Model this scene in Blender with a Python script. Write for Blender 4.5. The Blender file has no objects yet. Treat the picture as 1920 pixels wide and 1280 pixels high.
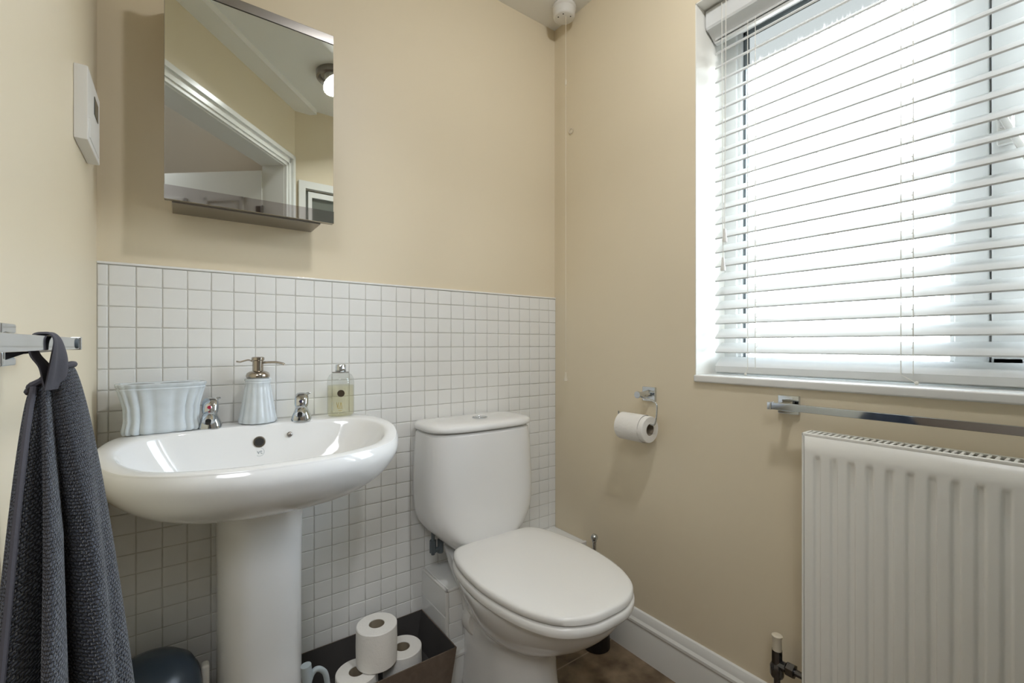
import bpy, bmesh, math, random
from mathutils import Vector, Matrix
from mathutils.bvhtree import BVHTree
random.seed(7)
sc = bpy.context.scene
COL = sc.collection
R = math.radians
pi = math.pi

# ------------------------------------------------------------------ camera
CAM = Vector((-1.286, -1.451, 1.07))
cd = bpy.data.cameras.new('camera'); cam = bpy.data.objects.new('camera', cd); COL.objects.link(cam)
cam.location = CAM; cam.rotation_euler = (R(90), 0, R(-36.2))
cd.sensor_width = 36; cd.lens = 853 / 1920 * 36; cd.shift_y = 6 / 1920; cd.clip_start = .02
sc.camera = cam
# ------------------------------------------------------------------ world, lights, exposure
w = bpy.data.worlds.new('overcast_sky'); sc.world = w; w.use_nodes = True
nt = w.node_tree; nt.nodes.clear()
wo = nt.nodes.new('ShaderNodeOutputWorld'); bg = nt.nodes.new('ShaderNodeBackground')
tc = nt.nodes.new('ShaderNodeTexCoord'); sp = nt.nodes.new('ShaderNodeSeparateXYZ')
rp = nt.nodes.new('ShaderNodeValToRGB'); ma = nt.nodes.new('ShaderNodeMapRange')
ma.inputs['From Min'].default_value = -1; ma.inputs['From Max'].default_value = 1
nt.links.new(tc.outputs['Generated'], sp.inputs[0]); nt.links.new(sp.outputs['Z'], ma.inputs['Value'])
nt.links.new(ma.outputs[0], rp.inputs[0]); nt.links.new(rp.outputs[0], bg.inputs[0]); nt.links.new(bg.outputs[0], wo.inputs[0])
els = rp.color_ramp.elements
els[0].position = .0; els[0].color = (.35, .36, .34, 1); els[1].position = .48; els[1].color = (.72, .74, .74, 1)
for ps, c in ((.52, (.78, .89, 1, 1)), (.66, (.74, .87, 1, 1)), (.82, (.40, .47, .55, 1)), (1.0, (.22, .27, .34, 1))):
    e = els.new(ps); e.color = c
bg.inputs[1].default_value = 21.5
def area(name, loc, direction, sx, sy, power=0, color=(1, 1, 1), portal=False):
    l = bpy.data.lights.new(name, 'AREA'); l.shape = 'RECTANGLE'; l.size = sx; l.size_y = sy
    l.energy = power; l.color = color
    o = bpy.data.objects.new(name, l); COL.objects.link(o); o.location = loc
    o.rotation_euler = Vector(direction).to_track_quat('-Z', 'Y').to_euler()
    if portal: l.cycles.is_portal = True
    return o
area('window_portal', (.26, -1.08, 1.55), (-1, 0, 0), 1.16, .86, portal=True)      # sky light enters here
area('hall_window_portal', (-1.33, -4.43, 1.51), (0, 1, 0), .30, .24, portal=True)
area('hall_fill_light', (-1.9, -2.3, 2.36), (0, 0, -1), .9, .9, power=26, color=(.93, .96, 1))  # added fill out of view, brightens the room through the doorway
sc.view_settings.view_transform = 'Standard'; sc.view_settings.look = 'None'
sc.view_settings.gamma = 1; sc.view_settings.use_curve_mapping = False
sc.view_settings.exposure = 0.2
sc.cycles.use_denoising = True
sc.cycles.sample_clamp_indirect = 6
sc.cycles.max_bounces = 10; sc.cycles.diffuse_bounces = 6; sc.cycles.transparent_max_bounces = 12

# ------------------------------------------------------------------ materials
def srgb(r, g, b):
    f = lambda c: (c / 255 / 12.92) if c / 255 <= .04045 else ((c / 255 + .055) / 1.055) ** 2.4
    return (f(r), f(g), f(b), 1)
def mat(name, col, rough=.5, metal=0, spec=.5, coat=0, trans=0, ior=1.45, noise=None, bump=None):
    m = bpy.data.materials.new(name); m.use_nodes = True; n = m.node_tree.nodes; L = m.node_tree.links
    b = n['Principled BSDF']
    b.inputs['Base Color'].default_value = col; b.inputs['Roughness'].default_value = rough
    b.inputs['Metallic'].default_value = metal; b.inputs['Specular IOR Level'].default_value = spec
    b.inputs['Coat Weight'].default_value = coat; b.inputs['Coat Roughness'].default_value = .04
    b.inputs['Transmission Weight'].default_value = trans; b.inputs['IOR'].default_value = ior
    t = n.new('ShaderNodeTexCoord')
    if noise:      # (scale, amount)
        nz = n.new('ShaderNodeTexNoise'); nz.inputs['Scale'].default_value = noise[0]; nz.inputs['Detail'].default_value = 4
        L.new(t.outputs['Object'], nz.inputs['Vector'])
        r = n.new('ShaderNodeValToRGB'); L.new(nz.outputs['Fac'], r.inputs[0])
        k = 1 - noise[1]
        r.color_ramp.elements[0].position = .35; r.color_ramp.elements[0].color = (col[0] * k, col[1] * k, col[2] * k, 1)
        r.color_ramp.elements[1].position = .65; r.color_ramp.elements[1].color = col
        L.new(r.outputs[0], b.inputs['Base Color'])
    if bump:       # (scale, strength, distance)
        nz = n.new('ShaderNodeTexNoise'); nz.inputs['Scale'].default_value = bump[0]; nz.inputs['Detail'].default_value = 3
        L.new(t.outputs['Object'], nz.inputs['Vector'])
        bp = n.new('ShaderNodeBump'); bp.inputs['Strength'].default_value = bump[1]; bp.inputs['Distance'].default_value = bump[2]
        L.new(nz.outputs['Fac'], bp.inputs['Height']); L.new(bp.outputs[0], b.inputs['Normal'])
    return m
M = {}
M['paint'] = mat('beige_wall_paint', (.745, .657, .493, 1), .42, spec=.4, noise=(1.5, .03), bump=(140, .05, .001))
M['hallpaint'] = mat('hall_paint', (.62, .52, .40, 1), .6)
M['ceil'] = mat('ceiling_paint', (.82, .81, .77, 1), .6, bump=(90, .04, .001))
M['reveal'] = mat('reveal_paint', (.80, .79, .74, 1), .4, bump=(120, .04, .001))
M['gloss'] = mat('white_gloss_paint', (.76, .76, .73, 1), .25, bump=(40, .02, .001))
M['tile'] = mat('white_glazed_tile', (.80, .80, .78, 1), .07, noise=(6, .02), bump=(18, .03, .002))
M['grout'] = mat('grout', (.60, .59, .55, 1), .8, noise=(30, .15))
M['ceramic'] = mat('white_vitreous_ceramic', (.80, .80, .79, 1), .06, coat=.3)
M['lid'] = mat('white_seat_plastic', (.80, .79, .76, 1), .22)
M['chrome'] = mat('chrome', (.62, .65, .68, 1), .07, 1)
M['dkchrome'] = mat('polished_chrome_bar', (.50, .54, .60, 1), .06, 1)
M['steel'] = mat('brushed_steel', (.30, .28, .26, 1), .28, 1, bump=(300, .05, .0005))
M['nickel'] = mat('aged_nickel', (.42, .38, .33, 1), .18, 1)
M['mirror'] = mat('mirror_glass', (.80, .84, .81, 1), .0, 1)
M['pvc'] = mat('white_upvc', (.70, .71, .70, 1), .3)
M['gasket'] = mat('grey_rubber_gasket', (.10, .12, .13, 1), .5)
M['slat'] = mat('white_blind_slat', (.62, .63, .62, 1), .35)
M['cord'] = mat('white_cord', (.72, .70, .64, 1), .7)
M['ivory'] = mat('ivory_plastic', (.68, .62, .50, 1), .35)
M['whiteplastic'] = mat('white_plastic', (.74, .73, .70, 1), .35)
M['black'] = mat('black_plastic', (.012, .012, .013, 1), .4)
M['holeshade'] = mat('painted_recess_shade', (.02, .018, .016, 1), .6)  # near-black colour standing in for shade inside openings and gaps
M['radiator'] = mat('cream_radiator_enamel', (.88, .87, .82, 1), .35, bump=(60, .02, .001))
M['paper'] = mat('tissue_paper', (.80, .78, .74, 1), .95, bump=(110, .5, .002))
M['card'] = mat('cardboard_core', (.30, .25, .18, 1), .9)
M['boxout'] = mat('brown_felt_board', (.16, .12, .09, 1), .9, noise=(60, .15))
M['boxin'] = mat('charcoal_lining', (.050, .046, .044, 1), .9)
M['bin'] = mat('slate_blue_plastic', (.030, .042, .055, 1), .32)
M['glaze'] = mat('pale_blue_white_glaze', (.62, .67, .70, 1), .14, noise=(40, .06))
M['glazedark'] = mat('crackle_grey_line', (.20, .23, .26, 1), .4)
M['lcd'] = mat('lcd_screen', (.05, .055, .05, 1), .2)
M['red'] = mat('red_marker', (.35, .01, .04, 1), .3)
M['blue'] = mat('blue_black_marker', (.02, .02, .06, 1), .3)
M['label'] = mat('brown_seal', (.045, .03, .015, 1), .5)
M['gold'] = mat('gold_print', (.45, .33, .09, 1), .4)
M['logo'] = mat('grey_print', (.28, .33, .34, 1), .5)
M['taupe'] = mat('hem_binding', (.075, .072, .085, 1), .8, bump=(400, .3, .001))
M['hosegrey'] = mat('pale_grey_hose_plastic', (.36, .41, .43, 1), .4)
M['greyglass'] = mat('grey_glazing', (.16, .17, .15, 1), .15)
# floor: brown mottled vinyl stone tiles
def floor_mat():
    m = mat('brown_stone_floor', (.12, .09, .055, 1), .45); n = m.node_tree.nodes; L = m.node_tree.links; b = n['Principled BSDF']
    t = n.new('ShaderNodeTexCoord'); nz = n.new('ShaderNodeTexNoise'); nz.inputs['Scale'].default_value = 14; nz.inputs['Detail'].default_value = 8
    L.new(t.outputs['Object'], nz.inputs['Vector'])
    r = n.new('ShaderNodeValToRGB'); L.new(nz.outputs['Fac'], r.inputs[0])
    r.color_ramp.elements[0].position = .3; r.color_ramp.elements[0].color = (.085, .055, .03, 1)
    r.color_ramp.elements[1].position = .7; r.color_ramp.elements[1].color = (.26, .19, .12, 1)
    br = n.new('ShaderNodeTexBrick'); br.offset = 0; br.inputs['Scale'].default_value = 1
    br.inputs['Brick Width'].default_value = .33; br.inputs['Row Height'].default_value = .33; br.inputs['Mortar Size'].default_value = .0025
    L.new(t.outputs['Object'], br.inputs['Vector'])
    L.new(r.outputs[0], br.inputs['Color1']); L.new(r.outputs[0], br.inputs['Color2']); br.inputs['Mortar'].default_value = (.30, .24, .17, 1)
    L.new(br.outputs['Color'], b.inputs['Base Color'])
    return m
M['floor'] = floor_mat()
def towel_mat():
    m = mat('charcoal_waffle_towel', (.05, .055, .07, 1), .95, spec=.1); n = m.node_tree.nodes; L = m.node_tree.links; b = n['Principled BSDF']
    b.inputs['Sheen Weight'].default_value = .35; b.inputs['Sheen Roughness'].default_value = .5
    t = n.new('ShaderNodeTexCoord'); br = n.new('ShaderNodeTexBrick')
    br.inputs['Scale'].default_value = 1; br.inputs['Brick Width'].default_value = .0046; br.inputs['Row Height'].default_value = .0034
    br.inputs['Mortar Size'].default_value = .0011; br.inputs['Mortar Smooth'].default_value = 1.0; br.inputs['Bias'].default_value = -.2
    nz = n.new('ShaderNodeTexNoise'); nz.inputs['Scale'].default_value = 260; L.new(t.outputs['UV'], nz.inputs['Vector'])
    mx = n.new('ShaderNodeMix'); mx.data_type = 'VECTOR'; mx.inputs[0].default_value = .0035
    L.new(t.outputs['UV'], mx.inputs[4]); L.new(nz.outputs['Color'], mx.inputs[5])
    L.new(mx.outputs[1], br.inputs['Vector'])
    br.inputs['Color1'].default_value = (.085, .095, .120, 1); br.inputs['Color2'].default_value = (.050, .057, .076, 1); br.inputs['Mortar'].default_value = (.006, .007, .011, 1)
    L.new(br.outputs['Color'], b.inputs['Base Color'])
    bp = n.new('ShaderNodeBump'); bp.invert = True; bp.inputs['Strength'].default_value = .9; bp.inputs['Distance'].default_value = .003
    L.new(br.outputs['Fac'], bp.inputs['Height']); L.new(bp.outputs[0], b.inputs['Normal'])
    return m
M['towel'] = towel_mat()
def glass_mat(streaks):
    m = bpy.data.materials.new('window_glass'); m.use_nodes = True; n = m.node_tree.nodes; L = m.node_tree.links; n.clear()
    o = n.new('ShaderNodeOutputMaterial'); tr = n.new('ShaderNodeBsdfTransparent'); gl = n.new('ShaderNodeBsdfGlossy'); gl.inputs['Roughness'].default_value = .02
    mx = n.new('ShaderNodeMixShader'); fr = n.new('ShaderNodeFresnel'); fr.inputs[0].default_value = 1.3
    L.new(fr.outputs[0], mx.inputs[0]); L.new(tr.outputs[0], mx.inputs[1]); L.new(gl.outputs[0], mx.inputs[2]); L.new(mx.outputs[0], o.inputs[0])
    if streaks:    # misted, streaky run-off at the top of the pane
        t = n.new('ShaderNodeTexCoord'); mp = n.new('ShaderNodeMapping'); mp.inputs['Scale'].default_value = (1, 130, 7)
        nz = n.new('ShaderNodeTexNoise'); nz.inputs['Scale'].default_value = 1; nz.inputs['Detail'].default_value = 5
        L.new(t.outputs['Object'], mp.inputs[0]); L.new(mp.outputs[0], nz.inputs['Vector'])
        s = n.new('ShaderNodeSeparateXYZ'); L.new(t.outputs['Object'], s.inputs[0])
        mr = n.new('ShaderNodeMapRange'); mr.inputs['From Min'].default_value = 1.96; mr.inputs['From Max'].default_value = 2.06
        L.new(s.outputs['Z'], mr.inputs['Value'])
        ad = n.new('ShaderNodeMath'); ad.operation = 'MULTIPLY_ADD'; ad.inputs[1].default_value = 1.2; L.new(nz.outputs['Fac'], ad.inputs[0])
        ml = n.new('ShaderNodeMath'); ml.operation = 'MULTIPLY'; ml.inputs[1].default_value = 1.7; L.new(mr.outputs[0], ml.inputs[0])
        L.new(ml.outputs[0], ad.inputs[2])
        r = n.new('ShaderNodeValToRGB'); r.color_ramp.elements[0].position = .72; r.color_ramp.elements[0].color = (1, 1, 1, 1)
        r.color_ramp.elements[1].position = 1.0; r.color_ramp.elements[1].color = (.222, .215, .200, 1)
        e_ = r.color_ramp.elements.new(.84); e_.color = (.27, .255, .24, 1)
        L.new(ad.outputs[0], r.inputs[0]); L.new(r.outputs[0], tr.inputs[0])
    return m
M['pane'] = glass_mat(True); M['pane_plain'] = glass_mat(False)
def clear_mat(name, tint):
    m = bpy.data.materials.new(name); m.use_nodes = True; n = m.node_tree.nodes; L = m.node_tree.links; n.clear()
    o = n.new('ShaderNodeOutputMaterial'); tr = n.new('ShaderNodeBsdfTransparent'); tr.inputs[0].default_value = tint
    gl = n.new('ShaderNodeBsdfGlossy'); gl.inputs['Roughness'].default_value = .03
    mx = n.new('ShaderNodeMixShader'); lw = n.new('ShaderNodeLayerWeight'); lw.inputs[0].default_value = .5
    fr = n.new('ShaderNodeMath'); fr.operation = 'POWER'; fr.inputs[1].default_value = 3.5; L.new(lw.outputs['Facing'], fr.inputs[0])
    f2 = n.new('ShaderNodeMath'); f2.operation = 'MULTIPLY_ADD'; f2.inputs[1].default_value = .45; f2.inputs[2].default_value = .04; L.new(fr.outputs[0], f2.inputs[0]); fr = f2
    L.new(fr.outputs[0], mx.inputs[0]); L.new(tr.outputs[0], mx.inputs[1]); L.new(gl.outputs[0], mx.inputs[2]); L.new(mx.outputs[0], o.inputs[0])
    return m
M['clear'] = clear_mat('clear_bottle_plastic', (.93, .94, .93, 1))
M['soap'] = clear_mat('pale_yellow_soap', (.985, .962, .85, 1))
M['clearring'] = clear_mat('clear_acrylic', (.8, .82, .82, 1))

# ------------------------------------------------------------------ mesh builder
class MB:
    def __init__(s): s.v = []; s.f = []; s.uv = None; s.wn = False
    def add(s, vs, fs):
        k = len(s.v); s.v += [Vector(p) for p in vs]; s.f += [tuple(i + k for i in f) for f in fs]; return s
    def box(s, x0, x1, y0, y1, z0, z1, bev=0, seg=2, mtx=None):
        b = bmesh.new(); bmesh.ops.create_cube(b, size=1)
        for v in b.verts: v.co = Vector(((x0 + x1) / 2 + v.co.x * (x1 - x0), (y0 + y1) / 2 + v.co.y * (y1 - y0), (z0 + z1) / 2 + v.co.z * (z1 - z0)))
        if bev: s.wn = True; bmesh.ops.bevel(b, geom=b.edges[:], offset=bev, segments=seg, profile=.5, affect='EDGES')
        if mtx: bmesh.ops.transform(b, matrix=mtx, verts=b.verts)
        b.verts.index_update(); s.add([v.co.copy() for v in b.verts], [[v.index for v in f.verts] for f in b.faces]); b.free(); return s
    def loft(s, rings, cap0=True, cap1=True, closed=True):
        n = len(rings[0]); vs = [p for r in rings for p in r]; fs = []
        for i in range(len(rings) - 1):
            for j in range(n if closed else n - 1):
                a, b = i * n + j, i * n + (j + 1) % n
                fs.append((a, b, b + n, a + n))
        if cap0: fs.append(tuple(reversed(range(n))))
        if cap1: fs.append(tuple(range((len(rings) - 1) * n, len(rings) * n)))
        return s.add(vs, fs)
    def lathe(s, prof, c=(0, 0, 0), n=32, axis='z', mtx=None, mod=None):
        rings = []
        for r, z in prof:
            ring = []
            for k in range(n):
                a = 2 * pi * k / n; rr = r * (mod(a, z) if mod else 1)
                p = Vector((rr * math.cos(a), rr * math.sin(a), z))
                if axis == 'x': p = Vector((p.z, p.x, p.y))
                if axis == 'y': p = Vector((p.y, p.z, p.x))
                if mtx: p = mtx @ p
                ring.append(p + Vector(c))
            rings.append(ring)
        return s.loft(rings)
    def tube(s, pts, r, n=10, rs=None):
        pts = [Vector(p) for p in pts]; rings = []; up = None
        for i, p in enumerate(pts):
            t = (pts[min(i + 1, len(pts) - 1)] - pts[max(i - 1, 0)]).normalized()
            if up is None: up = t.orthogonal().normalized()
            up = (up - t * up.dot(t)).normalized(); sd = t.cross(up); rr = rs[i] if rs else r
            rings.append([p + up * (rr * math.cos(2 * pi * k / n)) + sd * (rr * math.sin(2 * pi * k / n)) for k in range(n)])
        return s.loft(rings)
    def cyl(s, a, b, r, n=20, r2=None): return s.tube([a, b], r, n, [r, r2 if r2 is not None else r])
    def sphere(s, c, r, n=16, sz=1):
        return s.lathe([(max(r * math.sin(pi * i / n), 1e-5), -r * sz * math.cos(pi * i / n)) for i in range(n + 1)], c, n * 2)
    def build(s, name, m, parent=None, smooth=40, sub=0):
        me = bpy.data.meshes.new(name); off = parent_world(parent)
        me.from_pydata([p - off for p in s.v], [], s.f); me.validate()
        if s.uv:
            ul = me.uv_layers.new(name='UVMap')
            for l in me.loops: ul.data[l.index].uv = s.uv[l.vertex_index]
        b = bmesh.new(); b.from_mesh(me); bmesh.ops.recalc_face_normals(b, faces=b.faces); b.to_mesh(me); b.free()
        if smooth:
            me.shade_smooth(); me.set_sharp_from_angle(angle=R(smooth))
        me.materials.append(M[m] if isinstance(m, str) else m)
        o = bpy.data.objects.new(name, me); COL.objects.link(o)
        if parent: o.parent = parent
        if s.wn and smooth: wm = o.modifiers.new('weighted_normal', 'WEIGHTED_NORMAL'); wm.keep_sharp = True; wm.weight = 100
        if sub: md = o.modifiers.new('subsurf', 'SUBSURF'); md.levels = sub; md.render_levels = sub
        return o
def parent_world(p):
    v = Vector((0, 0, 0))
    while p: v += p.location; p = p.parent
    return v
def thing(name, loc, label, cat, group=None):
    o = bpy.data.objects.new(name, None); COL.objects.link(o); o.location = loc; o.empty_display_size = .05
    return tag(o, label, cat, group)
def tag(o, label, cat, group=None):
    o['label'] = label; o['category'] = cat
    if group: o['group'] = group
    return o
def struct(o, label=None):
    o['kind'] = 'structure'
    if label: o['label'] = label
    return o
def lab(o, t): o['label'] = t; return o
def copy_tree(o, parent=None):
    c = o.copy(); COL.objects.link(c); c.parent = parent
    for ch in list(o.children): copy_tree(ch, c)
    return c
def spline(pts, n, closed=False):      # Catmull-Rom through pts
    pts = [Vector(p) for p in pts]; out = []; m = len(pts); segs = m if closed else m - 1
    for i in range(segs):
        g = (lambda k: pts[k % m]) if closed else (lambda k: pts[min(max(k, 0), m - 1)])
        p0, p1, p2, p3 = g(i - 1), g(i), g(i + 1), g(i + 2)
        for k in range(n):
            t = k / n
            out.append(.5 * ((2 * p1) + (-p0 + p2) * t + (2 * p0 - 5 * p1 + 4 * p2 - p3) * t * t + (-p0 + 3 * p1 - 3 * p2 + p3) * t ** 3))
    if not closed: out.append(pts[-1])
    return out
def sym(half, n=8):                    # half outline (x>=0) from front to back, mirrored and smoothed
    full = [Vector((x, y, 0)) for x, y in half] + [Vector((-x, y, 0)) for x, y in reversed(half) if x > 1e-6]
    return spline(full, n, True)
def smooth01(t): t = min(max(t, 0), 1); return t * t * (3 - 2 * t)

# ------------------------------------------------------------------ room shell
H = 2.4; XL = -1.443; YR = -1.57
A = Vector((XL, -.775, 0)); Bc = Vector((-.765, YR, 0))        # diagonal door wall, from the left wall to the rear wall
dv = (Bc - A).normalized(); nv = Vector((-dv.y, dv.x, 0))       # nv points into the room
if nv.dot(Vector((1, 1, 0))) < 0: nv = -nv
LW = (Bc - A).length
def poly_prism(mb, pts, z0, z1): return mb.loft([[Vector((x, y, z0)) for x, y in pts], [Vector((x, y, z1)) for x, y in pts]])
struct(poly_prism(MB(), [(-4, -4.45), (.4, -4.45), (.4, .12), (-4, .12)], -.08, 0).build('floor', 'floor', smooth=0))
struct(poly_prism(MB(), [(-4, -4.45), (.4, -4.45), (.4, .12), (-4, .12)], H, H + .08).build('ceiling', 'ceil', smooth=0))
wb = struct(MB().box(XL - .1, .25, 0, .1, 0, H).build('wall_back', 'paint', smooth=0))
struct(MB().box(XL - .1, XL, -.775, 0, 0, H).build('wall_left', 'paint', smooth=0))
# right wall with window opening
WY0, WY1, WZ0, WZ1 = -.652, -1.50, .978, 2.121
mb = MB(); mb.box(0, .25, WY0, 0, 0, H); mb.box(0, .25, -1.72, WY1, 0, H); mb.box(0, .25, WY1, WY0, 0, WZ0 - .02); mb.box(0, .25, WY1, WY0, WZ1, H)
struct(mb.build('wall_right', 'paint', smooth=0))
mb = MB()                                                            # painted reveals lining the opening
mb.box(.0, .165, WY0 - .003, WY0 + .0, WZ0, WZ1); mb.box(.0, .165, WY1, WY1 + .003, WZ0, WZ1); mb.box(.0, .165, WY1, WY0, WZ1 - .003, WZ1)
struct(mb.build('trim_1', 'reveal', smooth=0), 'white painted window reveal')
struct(MB().box(-.012, .20, WY1 - .01, WY0, WZ0 - .022, WZ0, .005, 3).build('trim_2', 'gloss'), 'white gloss window sill')
struct(MB().box(Bc.x, 0, YR - .1, YR, 0, H).build('wall_rear', 'paint', smooth=0))
# diagonal wall with doorway: opening from a0 to a1 along dv
def dpt(a, d, z): p = A + dv * a + nv * d; return Vector((p.x, p.y, z))
def dbox(mb, a0, a1, d0, d1, z0, z1):
    q = [(a0, d0), (a1, d0), (a1, d1), (a0, d1)]
    return mb.loft([[dpt(a, d, z0) for a, d in q], [dpt(a, d, z1) for a, d in q]])
oa0, oa1, DH = .02, LW - .105, 2.03
mb = MB(); dbox(mb, -.12, oa0, -.1, 0, 0, H - .025); dbox(mb, oa1, LW, -.1, 0, 0, H - .025); dbox(mb, oa0, oa1, -.1, 0, DH, H - .025)
struct(mb.build('wall_door_side', 'paint', smooth=0))
mb = MB(); dbox(mb, -.1, LW + .05, -.1, .10, H - .028, H + .01)
struct(mb.build('trim_3', 'ceil', smooth=0), 'shallow dropped band along the ceiling above the doorway')
# architrave with stepped moulding (head and right leg)
mb = MB()
for k, (o0, o1, th) in enumerate([(0, .016, .014), (.016, .03, .020), (.03, .05, .012), (.05, .072, .024)]):
    dbox(mb, oa0 - .02, oa1 + o1, 0, th, DH + o0, DH + o1)
    dbox(mb, oa1 + o0, oa1 + o1, 0, th, 0, DH + o1)
dbox(mb, oa0, oa0 + .003, -.11, .0, 0, DH); dbox(mb, oa1 - .003, oa1 + .01, -.12, .0, 0, DH); dbox(mb, oa0, oa1, -.12, .0, DH - .004, DH + .01)
struct(mb.build('trim_4', 'gloss', smooth=30), 'white moulded door architrave')
# open door leaf swung out into the hall
hp = A + dv * (oa1 - .01) - nv * .12
def leafp(u, d, z): p = hp - nv * u + dv * d; return Vector((p.x, p.y, z))
def lbox(mb, u0, u1, d0, d1, z0, z1, bev=0):
    q = [(u0, d0), (u1, d0), (u1, d1), (u0, d1)]
    return mb.loft([[leafp(u, d, z0) for u, d in q], [leafp(u, d, z1) for u, d in q]])
mb = MB(); lbox(mb, 0, .74, 0, .035, .01, 2.0)
def frame(mb, u0, u1, z0, z1, wdt, d0, d1):
    lbox(mb, u0, u1, d0, d1, z1 - wdt, z1); lbox(mb, u0, u1, d0, d1, z0, z0 + wdt); lbox(mb, u0, u0 + wdt, d0, d1, z0, z1); lbox(mb, u1 - wdt, u1, d0, d1, z0, z1)
leaf = struct(mb.build('door_1', 'gloss', smooth=0), 'white panelled door standing open in the hall')
mb = MB()
for u0 in (.10, .42):
    for z0, z1 in ((1.20, 1.86), (.25, 1.02)):
        frame(mb, u0, u0 + .22, z0, z1, .018, -.008, 0); lbox(mb, u0 + .035, u0 + .185, -.006, 0, z0 + .035, z1 - .035)
mb.build('door_panel_moulding', 'gloss', leaf, smooth=0)
mb = MB()
for z in (1.72, .3):
    mb = MB(); mb.cyl(leafp(-.006, -.004, z), leafp(-.006, -.004, z + .09), .006, 10); lbox(mb, 0, .03, -.003, 0, z, z + .09); mb.build('door_hinge', 'steel', leaf)
# rear cubicle front, seen only in the mirror
mb = MB()
x0, x1, zt = -.750, -.10, 1.985
mb.box(x0, x1, YR, YR + .03, zt - .04, zt); mb.box(x0, x0 + .035, YR, YR + .03, .05, zt - .04); mb.box(x1 - .035, x1, YR, YR + .03, .05, zt - .04)
mb.box(x0 + .05, x1 - .05, YR + .004, YR + .022, zt - .085, zt - .055); mb.box(x0 + .05, x0 + .07, YR + .004, YR + .022, .08, zt - .085); mb.box(x1 - .07, x1 - .05, YR + .004, YR + .022, .08, zt - .085)
d2 = struct(mb.build('door_2', 'gloss', smooth=0), 'cream framed grey panel on the rear wall, seen in the mirror')
MB().box(x0 + .03, x1 - .03, YR, YR + .006, .05, 1.94).build('door_panel', 'greyglass', d2, smooth=0)
# hall beyond the doorway
mb = MB(); mb.box(-4, -3.9, -4.45, .12, 0, H); mb.box(-4, XL - .1, .02, .12, 0, H); mb.box(-.765, -.665, -4.45, YR - .05, 0, H)
mb.box(-4, -2.1, -4.55, -4.45, 0, H); mb.box(-1.0, -.6, -4.55, -4.45, 0, H); mb.box(-2.1, -1.0, -4.55, -4.45, 0, 1.38); mb.box(-2.1, -1.0, -4.55, -4.45, 1.64, H); mb.box(-2.1, -1.49, -4.55, -4.45, 1.38, 1.64); mb.box(-1.17, -1.0, -4.55, -4.45, 1.38, 1.64)
mb.box(-.765, .4, -1.72, -1.62, 0, H)
struct(mb.build('wall_hall', 'hallpaint', smooth=0))
mb = MB(); mb.box(-1.49, -1.47, -4.5, -4.45, 1.38, 1.64); mb.box(-1.19, -1.17, -4.5, -4.45, 1.38, 1.64)
mb.box(-1.47, -1.19, -4.5, -4.45, 1.38, 1.40); mb.box(-1.47, -1.19, -4.5, -4.45, 1.62, 1.64)
hw = struct(mb.build('window_2', 'pvc', smooth=0), 'small white hall window'); MB().box(-1.47, -1.19, -4.48, -4.475, 1.40, 1.62).build('window_pane', 'pane_plain', hw, smooth=0)

# tiled wainscot on the back wall: real bevelled tiles, each very slightly out of true
def tile_field(mb, x0, x1, z0, z1, y, xs, zs, lift=.0028, gap=.0008, tilt=.0035):
    """tiles facing -y in plane y; xs / zs are joint positions"""
    for i in range(len(xs) - 1):
        for j in range(len(zs) - 1):
            a0, a1, c0, c1 = max(xs[i], x0) + gap, min(xs[i + 1], x1) - gap, max(zs[j], z0) + gap, min(zs[j + 1], z1) - gap
            if a1 - a0 < .004 or c1 - c0 < .004: continue
            tx, tz = random.uniform(-tilt, tilt), random.uniform(-tilt, tilt); mx, mz = (a0 + a1) / 2, (c0 + c1) / 2
            Y = lambda x, z, l: y - l + (x - mx) * tx + (z - mz) * tz
            o = [(a0, c0), (a1, c0), (a1, c1), (a0, c1)]; b1 = .0007; b2 = .0022
            r0 = [Vector((x, y, z)) for x, z in o]
            ins = lambda b: [(a0 + b, c0 + b), (a1 - b, c0 + b), (a1 - b, c1 - b), (a0 + b, c1 - b)]
            r1 = [Vector((x, Y(x, z, lift * .72), z)) for x, z in ins(b1)]; r2 = [Vector((x, Y(x, z, lift), z)) for x, z in ins(b2)]
            mb.loft([r0, r1, r2], cap0=False); mb.wn = True
    return mb
TP = .0513; TZ = .0503
xs = [-1.4225 + TP * k for k in range(-1, 29)]; zs = [1.2123 - TZ * k for k in range(26, -2, -1)]
tile_field(MB(), XL, 0, 0, 1.2615, -.004, xs, zs).build('tile_panel', 'tile', wb, smooth=50)
MB().box(XL, 0, -.005, 0, 0, 1.262).build('grout', 'grout', wb, smooth=0)
MB().box(XL, 0, -.0085, 0, 1.2625, 1.2685, .002).build('tile_edging', 'tile', wb)
# tiled pipe boxing behind the toilet
BX, BY, BZ = -.611, -.185, .30
mb = MB().box(BX, -.0, BY, -.006, 0, BZ)
bxo = struct(mb.build('trim_5', 'grout', smooth=0), 'low tiled pipe boxing behind the toilet')
mb = MB(); tile_field(mb, BX + .006, 0, .1, BZ - .004, BY, [BX + .006 + .0513 * k for k in range(13)], [BZ - .004 - .0503 * k for k in range(5, -1, -1)])
t2 = MB(); tile_field(t2, -.18, -.006, 0, BZ - .004, 0, [-.18, -.006], [BZ - .004 - .0503 * 1.6 * k for k in range(4, -1, -1)])
mb.add([Vector((BX + p.y, p.x, p.z)) for p in t2.v], t2.f)
t3 = MB(); tile_field(t3, BX + .006, 0, -.18, -.006, 0, [BX + .006 + .15 * k for k in range(5)], [-.18, -.006])
mb.add([Vector((p.x, p.z, BZ - p.y)) for p in t3.v], t3.f)
mb.build('tile_panel', 'tile', bxo, smooth=50)
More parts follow.
